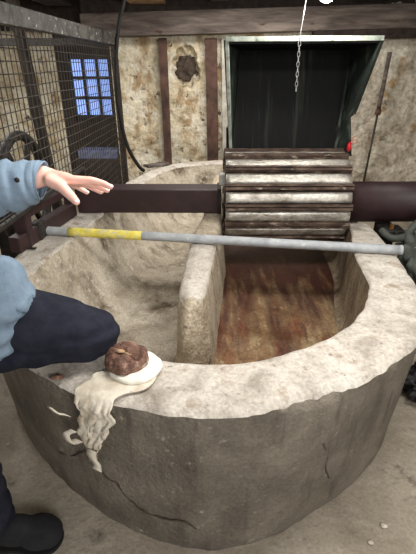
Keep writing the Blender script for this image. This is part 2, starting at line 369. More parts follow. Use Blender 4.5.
vat = empty('beater_vat', (0, 2.5, 0), 'big oval concrete pulp beater vat with pale rim and central divider', 'vat')
def spine(p): return Vector((.0 + (p.y - 1.6) * .04, max(1.62, min(3.6, p.y)), 0))
def floor_z(p, right): return (.215 + .07 * max(0, min(1, (p.y - 1.2) / 1.3))) if right else .20
bm = bmesh.new(); rings = []
def chip(i, p):
    """broken outer arris"""
    c = .012 * nz(p, 7) + .008 * nz(p, 22) + .002 * nz(p, 60)
    d = math.hypot(p.x - .30, p.y - .9)
    if d < .19: c += .032 * (1 - d / .19) ** .5 * (.8 + .9 * nz(p, 24))
    return c
for z, off in ((0, .0), (.04, .004), (.15, .0), (.3, .0), (.45, .0), (.55, .0), (.60, .0)):
    rg = []
    for i, p in enumerate(O_):
        n = (p - Vector((0.03, 2.5, 0))).normalized()
        q = p + n * (off - .045 * max(0, 1 - z / .6) * min(1, abs(p.x) / .45) + .008 * nz((p.x, p.y, z), 4) + .005 * nz((p.x, p.y, z), 14))
        rg.append(bm.verts.new((q.x, q.y, z)))
    rings.append(rg)
rg = []; rg2 = []
for i, p in enumerate(O_):
    n = (I_[i] - p).normalized(); c = chip(i, p)
    q = p + n * max(0.0, c); rg.append(bm.verts.new((q.x, q.y, ZR - .018 - max(0, c) * .25)))
    q = p + n * (max(0.0, c) + .016); rg2.append(bm.verts.new((q.x, q.y, ZR - .002 + .003 * nz(q, 6))))
rings.append(rg)
def bridge(bm, A, B, sel=None):
    for j in range(len(A)):
        if sel is None or sel(j): bm.faces.new((A[j], A[(j + 1) % len(A)], B[(j + 1) % len(B)], B[j]))
for a, b in zip(rings, rings[1:]): bridge(bm, a, b)
for v in bm.verts:
    nt_ = ZR - .02 - notch(v.co.x, v.co.y)
    if notch(v.co.x, v.co.y) > 0 and v.co.z > nt_: v.co.z = nt_
outer_o = finish('outer_wall', bm, M['vat_out'], vat, True)
# rim
bm = bmesh.new(); rr = []
for t in (-1, 0, .15, .35, .55, .75, .9, .97, 1.0):
    rg = []
    for i, p in enumerate(O_):
        n = (I_[i] - p).normalized(); L = (I_[i] - p).length; c = max(0, chip(i, p))
        if t == -1: q = p + n * c; z = ZR - .018 - c * .25
        else:
            q = p + n * (c + .016 + (L - c - .016) * t); z = ZR + .004 * nz(q, 6) + .003 * nz(q, 18)
            if t == 1: z -= .012
            if t == 0: z -= .003
        if t >= .9: q = q + n * .006 * nz(q, 15)
        rg.append(bm.verts.new((q.x, q.y, z)))
    rr.append(rg)
for a, b in zip(rr, rr[1:]): bridge(bm, a, b)
for v in bm.verts: v.co.z -= notch(v.co.x, v.co.y)
finish('rim', bm, M['rim'], vat, True)
# interior walls and beds
def prof(p, k, right):
    s = spine(p); L = (s - p).length; u = (s - p).normalized()
    W = .05 if right else .22
    if right:
        tab = [(0, 0), (.003, .2), (.008, .5), (.014, .8), (.024, .96), (.05, 1.0)]
    else:
        tab = [(0, 0), (.03, .15), (.07, .38), (.12, .62), (.18, .82), (.25, .94), (.33, 1.0)]
    d, f = tab[k]; d = min(d, L * .8)
    q = p + u * d; z0 = ZR - .012; z = z0 + (floor_z(p, right) - z0) * f
    return q, z
def is_right(i): return 0 <= i < NV * .49
for right in (True, False):
    nk = 6 if right else 7
    idx = [i for i in range(NV) if is_right(i) == right]
    idx = idx + [(idx[-1] + 1) % NV]
    bm = bmesh.new(); cols = []
    for i in idx:
        col = []
        for k in range(nk):
            q, z = prof(I_[i], k, right)
            a = .006 * nz((q.x, q.y, z), 8) + .004 * nz((q.x, q.y, z), 25) if k else 0
            if k == 0: q = q + (I_[i] - O_[i]).normalized() * .006 * nz(q, 15)
            if k < 3: z = min(z, ZR - .012 - notch(I_[i].x, I_[i].y))
            col.append(bm.verts.new((q.x + a, q.y + a, z)))
        cols.append(col)
    for a, b in zip(cols, cols[1:]):
        for k in range(nk - 1): bm.faces.new((a[k], b[k], b[k + 1], a[k + 1]))
    finish('channel_wall', bm, M['wall_r'] if right else M['channel'], vat, True, label='stained inner wall of the right channel' if right else 'sandy inner wall of the left channel')
    bm = bmesh.new(); cols = []
    for i in idx:
        q, z = prof(I_[i], nk - 1, right); s = spine(q); col = []
        for k in range(13):
            r = q.lerp(s, k / 12)
            zz = floor_z(r, right) + (.005 * nz(r, 6) if k else 0)
            col.append(bm.verts.new((r.x, r.y, zz)))
        cols.append(col)
    for a, b in zip(cols, cols[1:]):
        for k in range(12):
            try: bm.faces.new((a[k], b[k], b[k + 1], a[k + 1]))
            except ValueError: pass
    bmesh.ops.remove_doubles(bm, verts=bm.verts, dist=.0004)
    finish('channel_bed', bm, M['stain'] if right else M['channel'], vat, True, label='rust-stained bed of the right channel' if right else 'sandy bed of the left channel')
def wall_at(px, py):
    lo, hi = .3, 4.0
    best = None
    for k in range(200):
        d = .5 + k * .012; p = at(px, py, d)
        m_ = min(range(0, NV, 2), key=lambda i: (O_[i].x - p.x) ** 2 + (O_[i].y - p.y) ** 2); n = (O_[m_] - Vector((0.03, 2.5, 0))).normalized()
        if (Vector((p.x, p.y, 0)) - O_[m_]).dot(n) < .0075 - .045 * max(0, 1 - p.z / .6) * min(1, abs(O_[m_].x) / .45): return p
    return p
cm = mat('dark crack line', [(.3, rgb(58, 51, 44)), (.7, rgb(84, 75, 65))], 20, .95, 0)  # dark colour for the thin tubes that trace the cracks
for pts in ([(84, 452), (92, 462), (97, 466), (107, 478), (118, 484), (124, 494), (136, 506), (150, 514), (170, 520), (184, 522), (197, 529)], [(323, 444), (327, 456), (325, 466), (329, 478)], [(60, 452), (72, 456), (84, 452)]):
    W_ = [wall_at(*q) for q in pts]; P_ = []
    for p in catmull(W_, False, 6): P_.append(p + Vector((.006 * nz(p, 40), 0, .006 * nz(p, 55))))
    bm = bmesh.new(); tube(bm, P_, [.0024 + .0025 * abs(nz(p, 30)) for p in P_], 6); finish('crack', bm, cm, vat)
# divider (midfeather)
mc = [(-.068, 1.50, .03), (-.068, 1.53, .052), (-.066, 1.58, .063), (-.05, 1.8, .07), (-.032, 2.04, .076), (-.006, 2.3, .078), (.025, 2.55, .066), (.03, 2.8, .05), (.06, 3.2, .05), (.10, 3.6, .05), (.10, 3.66, .02)]
MC = catmull([(a, b, c) for a, b, c in mc], False, 8)
bm = bmesh.new(); secs = []
for k, p in enumerate(MC):
    x, y, h = p; sec = []
    prf = [(-1.15, -.03, .15), (-1.05, -.01, .35), (-1, 0, ZR - .05), (-.93, 0, ZR - .018), (-.7, 0, ZR - .002), (0, 0, ZR + .002), (.7, 0, ZR - .002), (.93, 0, ZR - .018), (1, 0, ZR - .05), (1.1, .006, .45), (1.15, .03, .15)]
    for (f, e, z) in prf:
        dy = -(.03 if z < .4 else 0) * (1 if k < 6 else 0)
        n = .004 * nz((x + f * h, y, z), 14) + .003 * nz((x + f * h, y, z), 40)
        sec.append(bm.verts.new((x + f * h + e + n, y + dy + n, z + n * .6)))
    secs.append(sec)
for a, b in zip(secs, secs[1:]):
    for k in range(len(a) - 1): bm.faces.new((a[k], a[k + 1], b[k + 1], b[k]))
bm.faces.new(secs[0]); bm.faces.new(secs[-1])
div = finish('divider', bm, M['feather'], vat, True)
div.data.materials.append(M['rim'])
for pl in div.data.polygons:
    if pl.center.z > ZR - .03 and pl.center.y + 2.5 < 2.1: pl.material_index = 1
# doctor plate / dark crossbar at top of stained bed
# =====================================================================
# BEATER ROLL
# =====================================================================
RY, RZ, RR = 2.63, .735, .30
RX0, RX1 = .105, .835
roll = empty('beater_roll', ((RX0 + RX1) / 2, RY, RZ), 'barred metal beater roll with rusty edges turning in the right channel', 'roller')
NS = 16
def cyl_x(bm, x0, x1, r, n=48, cy=RY, cz=RZ):
    tube(bm, [(x0, cy, cz), (x1, cy, cz)], r, n)
bm = bmesh.new(); cyl_x(bm, RX0 + .004, RX1 - .004, RR - .045); finish('core', bm, M['rusty'], roll, True)
for k in range(NS):
    a0 = 2 * math.pi * (k + .28) / NS
    # broad plate
    def pt(r, a): return (RY + r * math.cos(a), RZ + r * math.sin(a))
    bm = bmesh.new(); da = 2 * math.pi / NS
    sec = []
    for f in (-.27, -.14, 0, .14, .27): sec.append(pt(RR - .012 + .006 * math.cos(f * 5), a0 + f * da))
    for f in (.27, -.27): sec.append(pt(RR - .05, a0 + f * da))
    nx = 24; prev = None
    for i in range(nx + 1):
        x = RX0 + (RX1 - RX0) * i / nx
        cur = [bm.verts.new((x, y + .002 * nz((x, y, z), 20), z + .002 * nz((x, y, z), 20, 4))) for y, z in sec]
        if prev:
            for j in range(len(sec)): bm.faces.new((prev[j], prev[(j + 1) % len(sec)], cur[(j + 1) % len(sec)], cur[j]))
        else: bm.faces.new(cur)
        prev = cur
    bm.faces.new(prev); finish('plate', bm, M['bar_metal'], roll, True)
    for s, f0 in ((-1, .39), (1, .56)):
        bm = bmesh.new(); a = a0 + f0 * da
        w = .011 / RR; prev = None
        sec = [pt(RR + .006, a - w * .6), pt(RR + .006, a + w * .6), pt(RR - .06, a + w * .8), pt(RR - .06, a - w * .8)]
        for i in range(nx * 2 + 1):
            x = RX0 - .004 + (RX1 - RX0 + .008) * i / nx / 2
            e = .003 * nz((x, a, 0), 30)
            cur = [bm.verts.new((x, y + e * math.cos(a), z + e * math.sin(a))) for y, z in sec]
            if prev:
                for j in range(4): bm.faces.new((prev[j], prev[(j + 1) % 4], cur[(j + 1) % 4], cur[j]))
            else: bm.faces.new(cur)
            prev = cur
        bm.faces.new(prev); finish('bar', bm, M['rusty'], roll)
# shaft casing, left (square) and right (round)
sh = empty('shaft_casing', (-.35, 2.66, .645), 'dark maroon square casing crossing the left channel beside the roll', 'casing')
bm = bmesh.new(); beam(bm, (-.84, 2.67, .722), (.085, 2.66, .722), .15, .155, .008); finish('casing', bm, M['maroon'], sh)
bm = bmesh.new(); beam(bm, (.06, 2.66, .725), (.085, 2.66, .725), .165, .165, .005); finish('end_flange', bm, M['black_steel'], sh)
rc = empty('drum_casing', (1.3, 2.61, .58), 'dark maroon round drum casing running from the roll to the right wall', 'casing')
bm = bmesh.new(); tube(bm, [(.875, 2.61, .715), (2.4, 2.61, .715)], .128, 64); finish('casing', bm, M['maroon'], rc, True)
bm = bmesh.new(); tube(bm, [(.86, 2.61, .715), (.88, 2.61, .715)], .130, 48); finish('collar', bm, M['black_steel'], rc)
bm = bmesh.new(); box(bm, (1.15, 2.47, .565), (.14, .12, .05), None, .006); box(bm, (1.15, 2.56, .29), (.1, .1, .58)); br = finish('bracket', bm, M['black_steel'], rc)
bm = bmesh.new(); tube(bm, [(1.145, 2.45, .585), (1.145, 2.45, .62)], .013, 6); finish('bolt', bm, M['brass'], br)

# galvanised pipe across
pa = atz(36, 230, ZR + .027); pb = atz(401, 250, ZR + .027)
pp = empty('pipe', pa, 'long grey steel pipe with a worn yellow stretch lying across the vat rim', 'pipe')
def along(px): return pa.lerp(pb, (px - 36) / (401 - 36.0))
def seg(name, a, b, m, r, lab=None):
    bm = bmesh.new(); A = along(a); B = along(b); tube(bm, [A.lerp(B, k / 8) for k in range(9)], r, 20); return finish(name, bm, m, pp, True, label=lab)
def along_m(t): return pa.lerp(pb, t)
bm = bmesh.new()
tube(bm, [pa.lerp(pb, k / 30) for k in range(31)], .0245, 24); finish('tube', bm, M['galv'], pp, True)
bm = bmesh.new(); tube(bm, [pa.lerp(pb, .10 + .215 * k / 10) for k in range(11)], .0252, 24); finish('paint_band', bm, M['yellow'], pp, True, label='worn yellow painted band')
bm = bmesh.new(); tube(bm, [pb.lerp(pa, -.003), pb.lerp(pa, .004)], .0255, 24); finish('end_cap', bm, M['galv'], pp, True)

# =====================================================================
# HOOD
# =====================================================================
hd = empty('hood', (.55, 3.12, .8), 'raised black wooden hood with pale chipped edges standing behind the roll', 'hood')
bl_, br_ = atY(232, 156, 3.16), atY(332, 156, 3.16)
tl_, tr_ = atY(240, 47, 3.30), atY(350, 47, 3.30)
fl_, fr_ = atY(227, 40, 2.75), atY(381, 39, 2.75)
kl_, kr_ = atY(231, 118, 2.98), atY(353, 113, 2.98)
bl2, br2 = atY(231, 158, 3.12), atY(349, 156, 3.10)
def slab(bm, pts, th):
    pts = [Vector(p) for p in pts]
    n = (pts[1] - pts[0]).cross(pts[2] - pts[0]).normalized() * th
    a = [bm.verts.new(p) for p in pts]; b = [bm.verts.new(p + n) for p in pts]
    bm.faces.new(a); bm.faces.new(b[::-1]); k = len(a)
    for i in range(k): bm.faces.new((a[i], a[(i + 1) % k], b[(i + 1) % k], b[i]))
    bmesh.ops.recalc_face_normals(bm, faces=bm.faces)
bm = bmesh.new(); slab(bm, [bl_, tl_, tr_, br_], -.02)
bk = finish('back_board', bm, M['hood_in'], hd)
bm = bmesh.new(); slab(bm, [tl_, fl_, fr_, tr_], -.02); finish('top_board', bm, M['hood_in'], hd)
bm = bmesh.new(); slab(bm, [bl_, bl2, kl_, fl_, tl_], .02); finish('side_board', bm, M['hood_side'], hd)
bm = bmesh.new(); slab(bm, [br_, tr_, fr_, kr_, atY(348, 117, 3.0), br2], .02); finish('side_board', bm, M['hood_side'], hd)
bm = bmesh.new(); beam(bm, fl_ + Vector((-.01, -.005, .004)), fr_ + Vector((.012, -.005, .004)), .03, .026, .003); finish('edge_strip', bm, M['hood_edge'], hd, label='pale top edge strip')
bm = bmesh.new(); beam(bm, kr_ + Vector((.004, -.003, 0)), fr_ + Vector((.004, -.003, 0)), .022, .03, .003); finish('edge_strip', bm, M['hood_side'], hd, label='worn right edge strip')
bm = bmesh.new(); beam(bm, bl2 + Vector((0, -.003, 0)), fl_ + Vector((0, -.003, 0)), .02, .025, .003); finish('edge_strip', bm, M['hood_edge'], hd, label='pale left edge strip')
for f in (.12, .9):
    bm = bmesh.new(); a = bl_.lerp(br_, f) + Vector((0, -.01, .01)); b = tl_.lerp(tr_, f) + Vector((0, -.01, -.01)); beam(bm, a, b, .014, .014); finish('batten', bm, M['hood_in'], hd)
# supports of hood down to the vat
bm = bmesh.new(); beam(bm, bl_ + Vector((-.03, .03, .2)), (bl_.x - .02, 3.2, .2), .03, .03); finish('support', bm, M['black_steel'], hd); bm = bmesh.new(); beam(bm, br_ + Vector((.02, .03, .2)), (br_.x + .02, 3.2, .2), .03, .03); finish('support', bm, M['black_steel'], hd)
# rusty board behind top of the roll
bm = bmesh.new(); box(bm, (.475, 3.0, .87), (.74, .05, .05), None, .004)
tag(finish('cross_bar', bm, M['rusty']), 'rusty cross bar between the roll top and the hood', 'bar')
# red bit
rp = atY(349, 147, 3.02)
rd = empty('red_clip', rp, 'small bright red clip with wires at the lower right hood corner', 'clip')
bm = bmesh.new(); bmesh.ops.create_uvsphere(bm, u_segments=14, v_segments=10, radius=1)
for v in bm.verts: v.co = Vector((v.co.x * .016, v.co.y * .016, v.co.z * .032)) + rp
finish('clip_body', bm, M['red'], rd, True)
bm = bmesh.new()
for dx, dz in ((.05, .05), (.06, .03), (.045, .075)): tube(bm, [rp + Vector((0, 0, .02)), rp + Vector((dx * .5, 0, dz * .9)), rp + Vector((dx, 0, dz))], .0018, 5)
finish('wire', bm, M['red'], rd)
# white plastic piece beside roll
wp = atY(224, 178, 2.72)
bm = bmesh.new(); box(bm, (wp.x - .01, 2.69, .84), (.045, .06, .08), None, .012)
tag(finish('grease_cap', bm, M['white_pl']), 'small white plastic cap on the casing end beside the roll', 'cap')

# =====================================================================
# LAMP, CHAIN, HOSE
# =====================================================================
lp = empty('ceiling_lamp', (0.62, 2.6, 2.09), 'bare glowing bulb hanging from the ceiling near the hood', 'lamp')
bm = bmesh.new(); tube(bm, [(0.62, 2.6, 2.09), (0.62, 2.6, 1.9)], .006, 8); finish('cord', bm, M['black'], lp)
bm = bmesh.new(); tube(bm, [(0.62, 2.6, 1.91), (0.62, 2.6, 1.865)], .02, 16); finish('socket', bm, M['white_pl'], lp)
bm = bmesh.new(); bmesh.ops.create_uvsphere(bm, u_segments=20, v_segments=14, radius=.034)
for v in bm.verts: v.co = Vector((v.co.x * 1.25, v.co.y, v.co.z * 1.15)) + Vector((0.62, 2.6, 1.83))
finish('bulb', bm, M['bulb'], lp, True)
# chain: string above, links below
ctop = atY(306, 0, 2.5); cmid = atY(300, 36, 2.5); cend = atY(296, 91, 2.5)
ch = empty('hanging_chain', (ctop.x, ctop.y, 2.09), 'thin steel chain hanging from the ceiling in front of the hood', 'chain')
bm = bmesh.new(); tube(bm, [(ctop.x, ctop.y, 2.09), ctop, cmid], .0022, 6); finish('cord', bm, M['chain'], ch)
nl = 11
for k in range(nl):
    c = cmid.lerp(cend, (k + .5) / nl); L = (cend - cmid).length / nl * .62; bm = bmesh.new(); pts = []
    for j in range(14):
        a = 2 * math.pi * j / 14; u = math.cos(a) * .0065; z = math.sin(a) * L
        pts.append(c + (Vector((u, 0, z)) if k % 2 else Vector((u * .45, u, z))))
    tube(bm, pts, .0017, 6, closed=True); finish('link', bm, M['chain'], ch, True)
# black hose
hp = [atY(127, -25, 3.7), atY(124, 0, 3.7), atY(118, 30, 3.72), atY(116, 70, 3.76), atY(119, 110, 3.8), atY(127, 145, 3.85), atY(138, 165, 3.9), atY(144, 171, 3.93)]
bm = bmesh.new(); tube(bm, catmull(hp, False, 8), .016, 12)
tag(finish('hose', bm, M['black'], smooth=True), 'black rubber hose curving down beside the wire cage to the vat rim', 'hose')
# old board on back rim
bp_ = atz(160, 165, ZR + .01)
bm = bmesh.new(); box(bm, (bp_.x - .03, bp_.y - .02, ZR + .017), (.24, .1, .022), Matrix.Rotation(R(38), 3, 'Z'), .006)
tag(finish('board_offcut', bm, M['old_wood']), 'short weathered board lying on the back left rim of the vat', 'board')

# =====================================================================
# CAGE
# =====================================================================
def CX(y): return -.90 + (y - 2.1) * .033
bm = bmesh.new(); box(bm, (-2.05, 4.93, 1.97), (2.3, .1, .32)); struct('dark_filler_1', bm, M['dark_wood'])  # dark board added to blacken the far wall above the window
bm = bmesh.new(); box(bm, (.7, 4.46, 2.0), (3.7, .04, .17)); struct('dark_filler_2', bm, M['dark_wood'])  # dark board added behind the beam top to hide lit plaster
c = atY(100, 153, 4.7); bm = bmesh.new(); box(bm, (c.x, 4.7, c.z), (.42, .22, .09), None, .01)  # flat box added for the bluish strip of light behind the cage
tag(finish('step_light_box', bm, mat('bluish step light', [(.3, rgb(96, 104, 136)), (.7, rgb(128, 136, 166))], 8, .6, .2, 40)), 'blue-grey flat box standing for the bluish light on the step under the nine-pane window', 'box')
bm = bmesh.new(); box(bm, (c.x, 4.7, (c.z - .045) / 2), (.46, .26, c.z - .046), None, .01)
tag(finish('wooden_crate', bm, M['dark_wood']), 'dark wooden crate under the blue-grey box behind the cage', 'crate')
cg = empty('wire_cage', (CX(3), 3.0, .3), 'dark steel frame with square wire mesh guarding the left end of the shaft', 'cage')
ZT = 1.68
y0, y1 = 1.55, 4.2; ZN = .86
bm = bmesh.new(); beam(bm, (CX(y0), y0, ZT + .02), (CX(y1), y1, ZT + .02), .05, .085, .004); finish('top_rail', bm, M['galv_rail'], cg)
bm = bmesh.new(); beam(bm, (CX(y1), y1, 0), (CX(y1), y1, ZT + .05), .05, .05, .004); finish('post', bm, M['dark_wood'], cg)
bm = bmesh.new(); beam(bm, (CX(y0), y0, 0), (CX(y0), y0, ZT), .04, .04, .004); finish('post', bm, M['black_steel'], cg)
bm = bmesh.new(); beam(bm, (CX(2.93), 2.93, 0), (CX(2.93), 2.93, ZN), .03, .03, .004); finish('post', bm, M['black_steel'], cg)
bm = bmesh.new(); beam(bm, (CX(y0), y0, ZN), (CX(2.93), 2.93, ZN), .022, .022, .003); beam(bm, (CX(2.93), 2.93, .30), (CX(y1), y1, .30), .03, .03, .004); finish('bottom_rail', bm, M['black_steel'], cg)
bm = bmesh.new(); s = .052; wr = .0027
y = y0 + .02
while y < y1:
    zb = ZN if y < 2.93 else .30
    tube(bm, [(CX(y), y, zb), (CX(y) + .004 * nz((0, y, 0), 3), y, (zb + ZT) / 2), (CX(y), y, ZT)], wr, 5); y += s
z = .32
while z < ZT:
    ys = y0 if z > ZN else 2.93
    pts = [(CX(ys + (y1 - ys) * k / 12) + .006, ys + (y1 - ys) * k / 12, z + .006 * nz((z, k, 0), 1.7)) for k in range(13)]
    tube(bm, pts, wr, 5); z += s
finish('wire_mesh', bm, M['wire'], cg)
bm = bmesh.new(); beam(bm, (CX(y1), y1, ZT), (-2.25, y1, ZT), .05, .06, .004); finish('top_rail', bm, M['black_steel'], cg)
bm = bmesh.new(); beam(bm, (-2.2, y1, 0), (-2.2, y1, ZT), .05, .05, .004); finish('post', bm, M['black_steel'], cg)
# dark slanting post behind mesh
pt1, pt2 = atY(18, 36, 3.4), atY(44, 150, 3.4)
d = (pt2 - pt1); pt2 = pt1 + d * ((pt1.z) / (-d.z)); 
bm = bmesh.new(); beam(bm, pt2, pt1 + Vector((0, 0, .35)) - Vector((0, 0, 0)), .07, .07, .005)
tag(finish('post', bm, M['dark_wood']), 'dark upright post seen through the mesh of the cage', 'post', 'posts against the back wall')
# gear wheel machine in cage
gw = empty('drive_wheel', (-1.22, 2.75, 0), 'grimy black spoked drive wheel inside the wire cage', 'wheel')
gc = Vector((-1.22, 2.75, .74)); bm = bmesh.new(); N_ = 64
tube(bm, [gc + Vector((0, .36 * math.cos(2 * math.pi * k / N_), .36 * math.sin(2 * math.pi * k / N_))) for k in range(N_)], .032, 10, closed=True); finish('wheel_rim', bm, M['black_steel'], gw, True)
bm = bmesh.new(); tube(bm, [gc + Vector((-.07, 0, 0)), gc + Vector((.07, 0, 0))], .07, 24); finish('hub', bm, M['black_steel'], gw, True)
for k in range(6):
    a = math.pi * k / 3; v = Vector((0, math.cos(a), math.sin(a))); bm = bmesh.new(); beam(bm, gc + v * .06, gc + v * .34, .03, .03); finish('spoke', bm, M['black_steel'], gw)
bm = bmesh.new(); tube(bm, [gc + Vector((-.1, 0, 0)), gc + Vector((.3, 0, 0))], .03, 16); finish('axle', bm, M['black_steel'], gw, True)
bm = bmesh.new(); box(bm, (-1.36, 2.75, .34), (.1, .3, .68)); box(bm, (-1.36, 2.75, .72), (.1, .16, .1)); finish('pedestal', bm, M['black_steel'], gw)
# bearing timbers on left rim
bt = empty('bearing_frame', (-.95, 2.5, ZR), 'dark maroon bearing frame on the left rim at the pipe end', 'frame')
bm = bmesh.new(); beam(bm, (-.98, 1.95, ZR + .045), (-.865, 2.56, ZR + .045), .06, .085, .006); finish('sill_beam', bm, M['maroon'], bt)
bm = bmesh.new(); beam(bm, (-.965, 2.06, ZR), (-.965, 2.06, ZR + .21), .07, .07, .006); finish('upright', bm, M['maroon'], bt)
bm = bmesh.new(); beam(bm, (-.965, 2.06, ZR + .17), (-.875, 2.56, ZR + .17), .05, .05, .006); beam(bm, (-.875, 2.55, ZR + .05), (-.875, 2.55, ZR + .17), .05, .05, .006); finish('rail', bm, M['maroon'], bt)
bm = bmesh.new(); box(bm, (-.935, 2.165, ZR + .05), (.06, .08, .1), None, .012); finish('pipe_clamp', bm, M['black_steel'], bt)
for k, (px, py, lab) in enumerate([(26, 248, 'thin black strip lying on the left rim near the blue sweatshirt'), (93, 210.5, 'small dark strip lying on the left rim against the square casing')]):
    c = atz(px, py, ZR + .008); bm = bmesh.new(); box(bm, c, (.11 if k == 0 else .05, .02, .006), Matrix.Rotation(R(-4), 3, 'Z'), .002)
    tag(finish('metal_strip', bm, M['black_steel']), lab, 'strip')

# =====================================================================
# RIGHT SIDE THINGS
# =====================================================================
def crumple(c, size, seed, sub=5, amp=.35):
    bm = bmesh.new(); bmesh.ops.create_icosphere(bm, subdivisions=sub, radius=1)
    for v in bm.verts:
        p = v.co.copy()
        r = 1 + amp * (abs(nz(p, 1.3, seed)) * 2 - .5) + amp * .5 * (abs(nz(p, 3.2, seed)) * 2 - .5) + amp * .15 * nz(p, 9, seed)
        v.co = Vector((p.x * r * size[0], p.y * r * size[1], max(-.98, p.z * r) * size[2])) + Vector(c)
    return bm
bm = crumple((1.25, 2.20, .43), (.16, .17, .22), 5.0, amp=.42)
sh2 = tag(finish('tarpaulin', bm, M['tarp'], smooth=True), 'bundle of crumpled grey-green sheeting beyond the right rim', 'tarpaulin')
bm = bmesh.new(); box(bm, (1.27, 2.22, .11), (.34, .34, .22), None, .01); tag(finish('crate', bm, M['dark_wood']), 'dark wooden crate under the grey-green sheeting', 'crate')
def rope(pts, r, lab, m):
    bm = bmesh.new(); P = catmull(pts, False, 10); tube(bm, P, r, 10); return tag(finish('strap', bm, m, smooth=True), lab, 'strap')
rope([(1.06, 2.40, .60), (1.10, 2.33, .575), (1.17, 2.30, .60), (1.22, 2.32, .66), (1.30, 2.34, .72), (1.40, 2.36, .70)], .022, 'thick grey-green strap looped over the sheeting below the round casing', M['tarp'])
bm = crumple((1.10, 1.62, .075), (.12, .12, .08), 2.0, amp=.4)
tag(finish('rubble_bag', bm, M['black'], smooth=True), 'dark crumpled bag on the floor at the right foot of the vat', 'bag')
# floor pebbles
for k in range(14):
    for _ in range(30):
        x = random.uniform(-1.0, 1.25); y = random.uniform(.55, 1.9)
        if all(math.hypot(x - p.x, y - p.y) > .09 for p in O_) and not (((x) / .98) ** 2 + ((y - 1.85) / 1.0) ** 2 < 1): break
    r = random.uniform(.004, .010); bm = bmesh.new(); bmesh.ops.create_icosphere(bm, subdivisions=2, radius=1)
    for v in bm.verts: v.co = v.co * (1 + .3 * nz(v.co, 1.5, k)) ; v.co = Vector((v.co.x * r * 1.4, v.co.y * r, v.co.z * r * .6)) + Vector((x, y, r * .5))
    tag(finish('pebble', bm, M['plaster_r']), 'tiny pale crumb of mortar on the cement floor around the vat', 'pebble', 'mortar crumbs on the floor')

# =====================================================================
# RAG, DISC, LUMP
# =====================================================================
cc = atz(126.5, 369, ZR + .01)
ld = atz(136, 368, ZR + .012)
bm = bmesh.new(); n = 48
tops = []
def disc(bm, c, rx, ry, h, z0, dome=.0, rough=.05, seed=0, rot=0, rings_=8):
    R_ = []
    for k in range(rings_ + 3):
        rg = []
        for j in range(56):
            a = 2 * math.pi * j / 56; e = 1 + rough * nz((math.cos(a), math.sin(a), 0), 1.6, seed)
            if k == 0: f, z = .96, 0
            elif k == 1: f, z = 1.0, h * .35
            elif k == 2: f, z = .97, h * .85
            else: f = .92 * (1 - (k - 3) / (rings_)); z = h + dome * (1 - f * f)
            x = math.cos(a) * rx * e * f; y = math.sin(a) * ry * e * f
            zz = z + (rough * .12 * nz((x * 20, y * 20, z), 1.5, seed) if k > 1 else 0)
            p = Matrix.Rotation(rot, 3, 'Z') @ Vector((x, y, 0))
            rg.append(bm.verts.new((c[0] + p.x, c[1] + p.y, z0 + zz)))
        R_.append(rg)
    for a, b in zip(R_, R_[1:]): bridge(bm, a, b)
    bm.faces.new(R_[0]); bm.faces.new(R_[-1])
disc(bm, ld, .083, .078, .016, ZR + .010, .003, .06, 2)
tag(finish('white_disc', bm, M['plaster_disc'], smooth=True), 'chalky white round disc on the front rim under the brown lump', 'disc')
lump = empty('stone_lump', (cc.x, cc.y, ZR + .026), 'round red-brown stone lump resting on the white disc by the knee', 'stone')
bm = bmesh.new(); lc = (cc.x, cc.y + .012)
disc(bm, lc, .070, .064, .036, ZR + .027, .004, .10, 5)
bmesh.ops.subdivide_edges(bm, edges=bm.edges, cuts=1, use_grid_fill=True)
for v in bm.verts:
    dx, dy = v.co.x - lc[0], v.co.y - lc[1]
    if v.co.z > ZR + .05:
        v.co.z += .006 * nz((dx, dy, 0), 40) + .003 * nz((dx, dy, 0), 110)
        if dy > .0 - dx * .2: v.co.z += .008 * math.sin(min(1, dy / .05) * math.pi)
        g = abs(dx * .6 + dy + .004); 
        if g < .006: v.co.z -= .006 * (1 - g / .006)
finish('lump_body', bm, M['lump'], lump, True)
bm = bmesh.new()
for (dx, dy, s_) in ((-.01, .01, .016), (.012, -.002, .012), (.004, .022, .010), (-.026, .018, .009)):
    g = bmesh.ops.create_icosphere(bm, subdivisions=2, radius=s_)
    for v in g['verts']: v.co = Vector((v.co.x * 1.3, v.co.y * .9, v.co.z * .28)) * (1 + .7 * nz(v.co, 90, dx)) + Vector((lc[0] + dx, lc[1] + dy, ZR + .066))
finish('pale_crust', bm, M['pale_wood'], lump, True, label='pale crumbly crust on the lump')
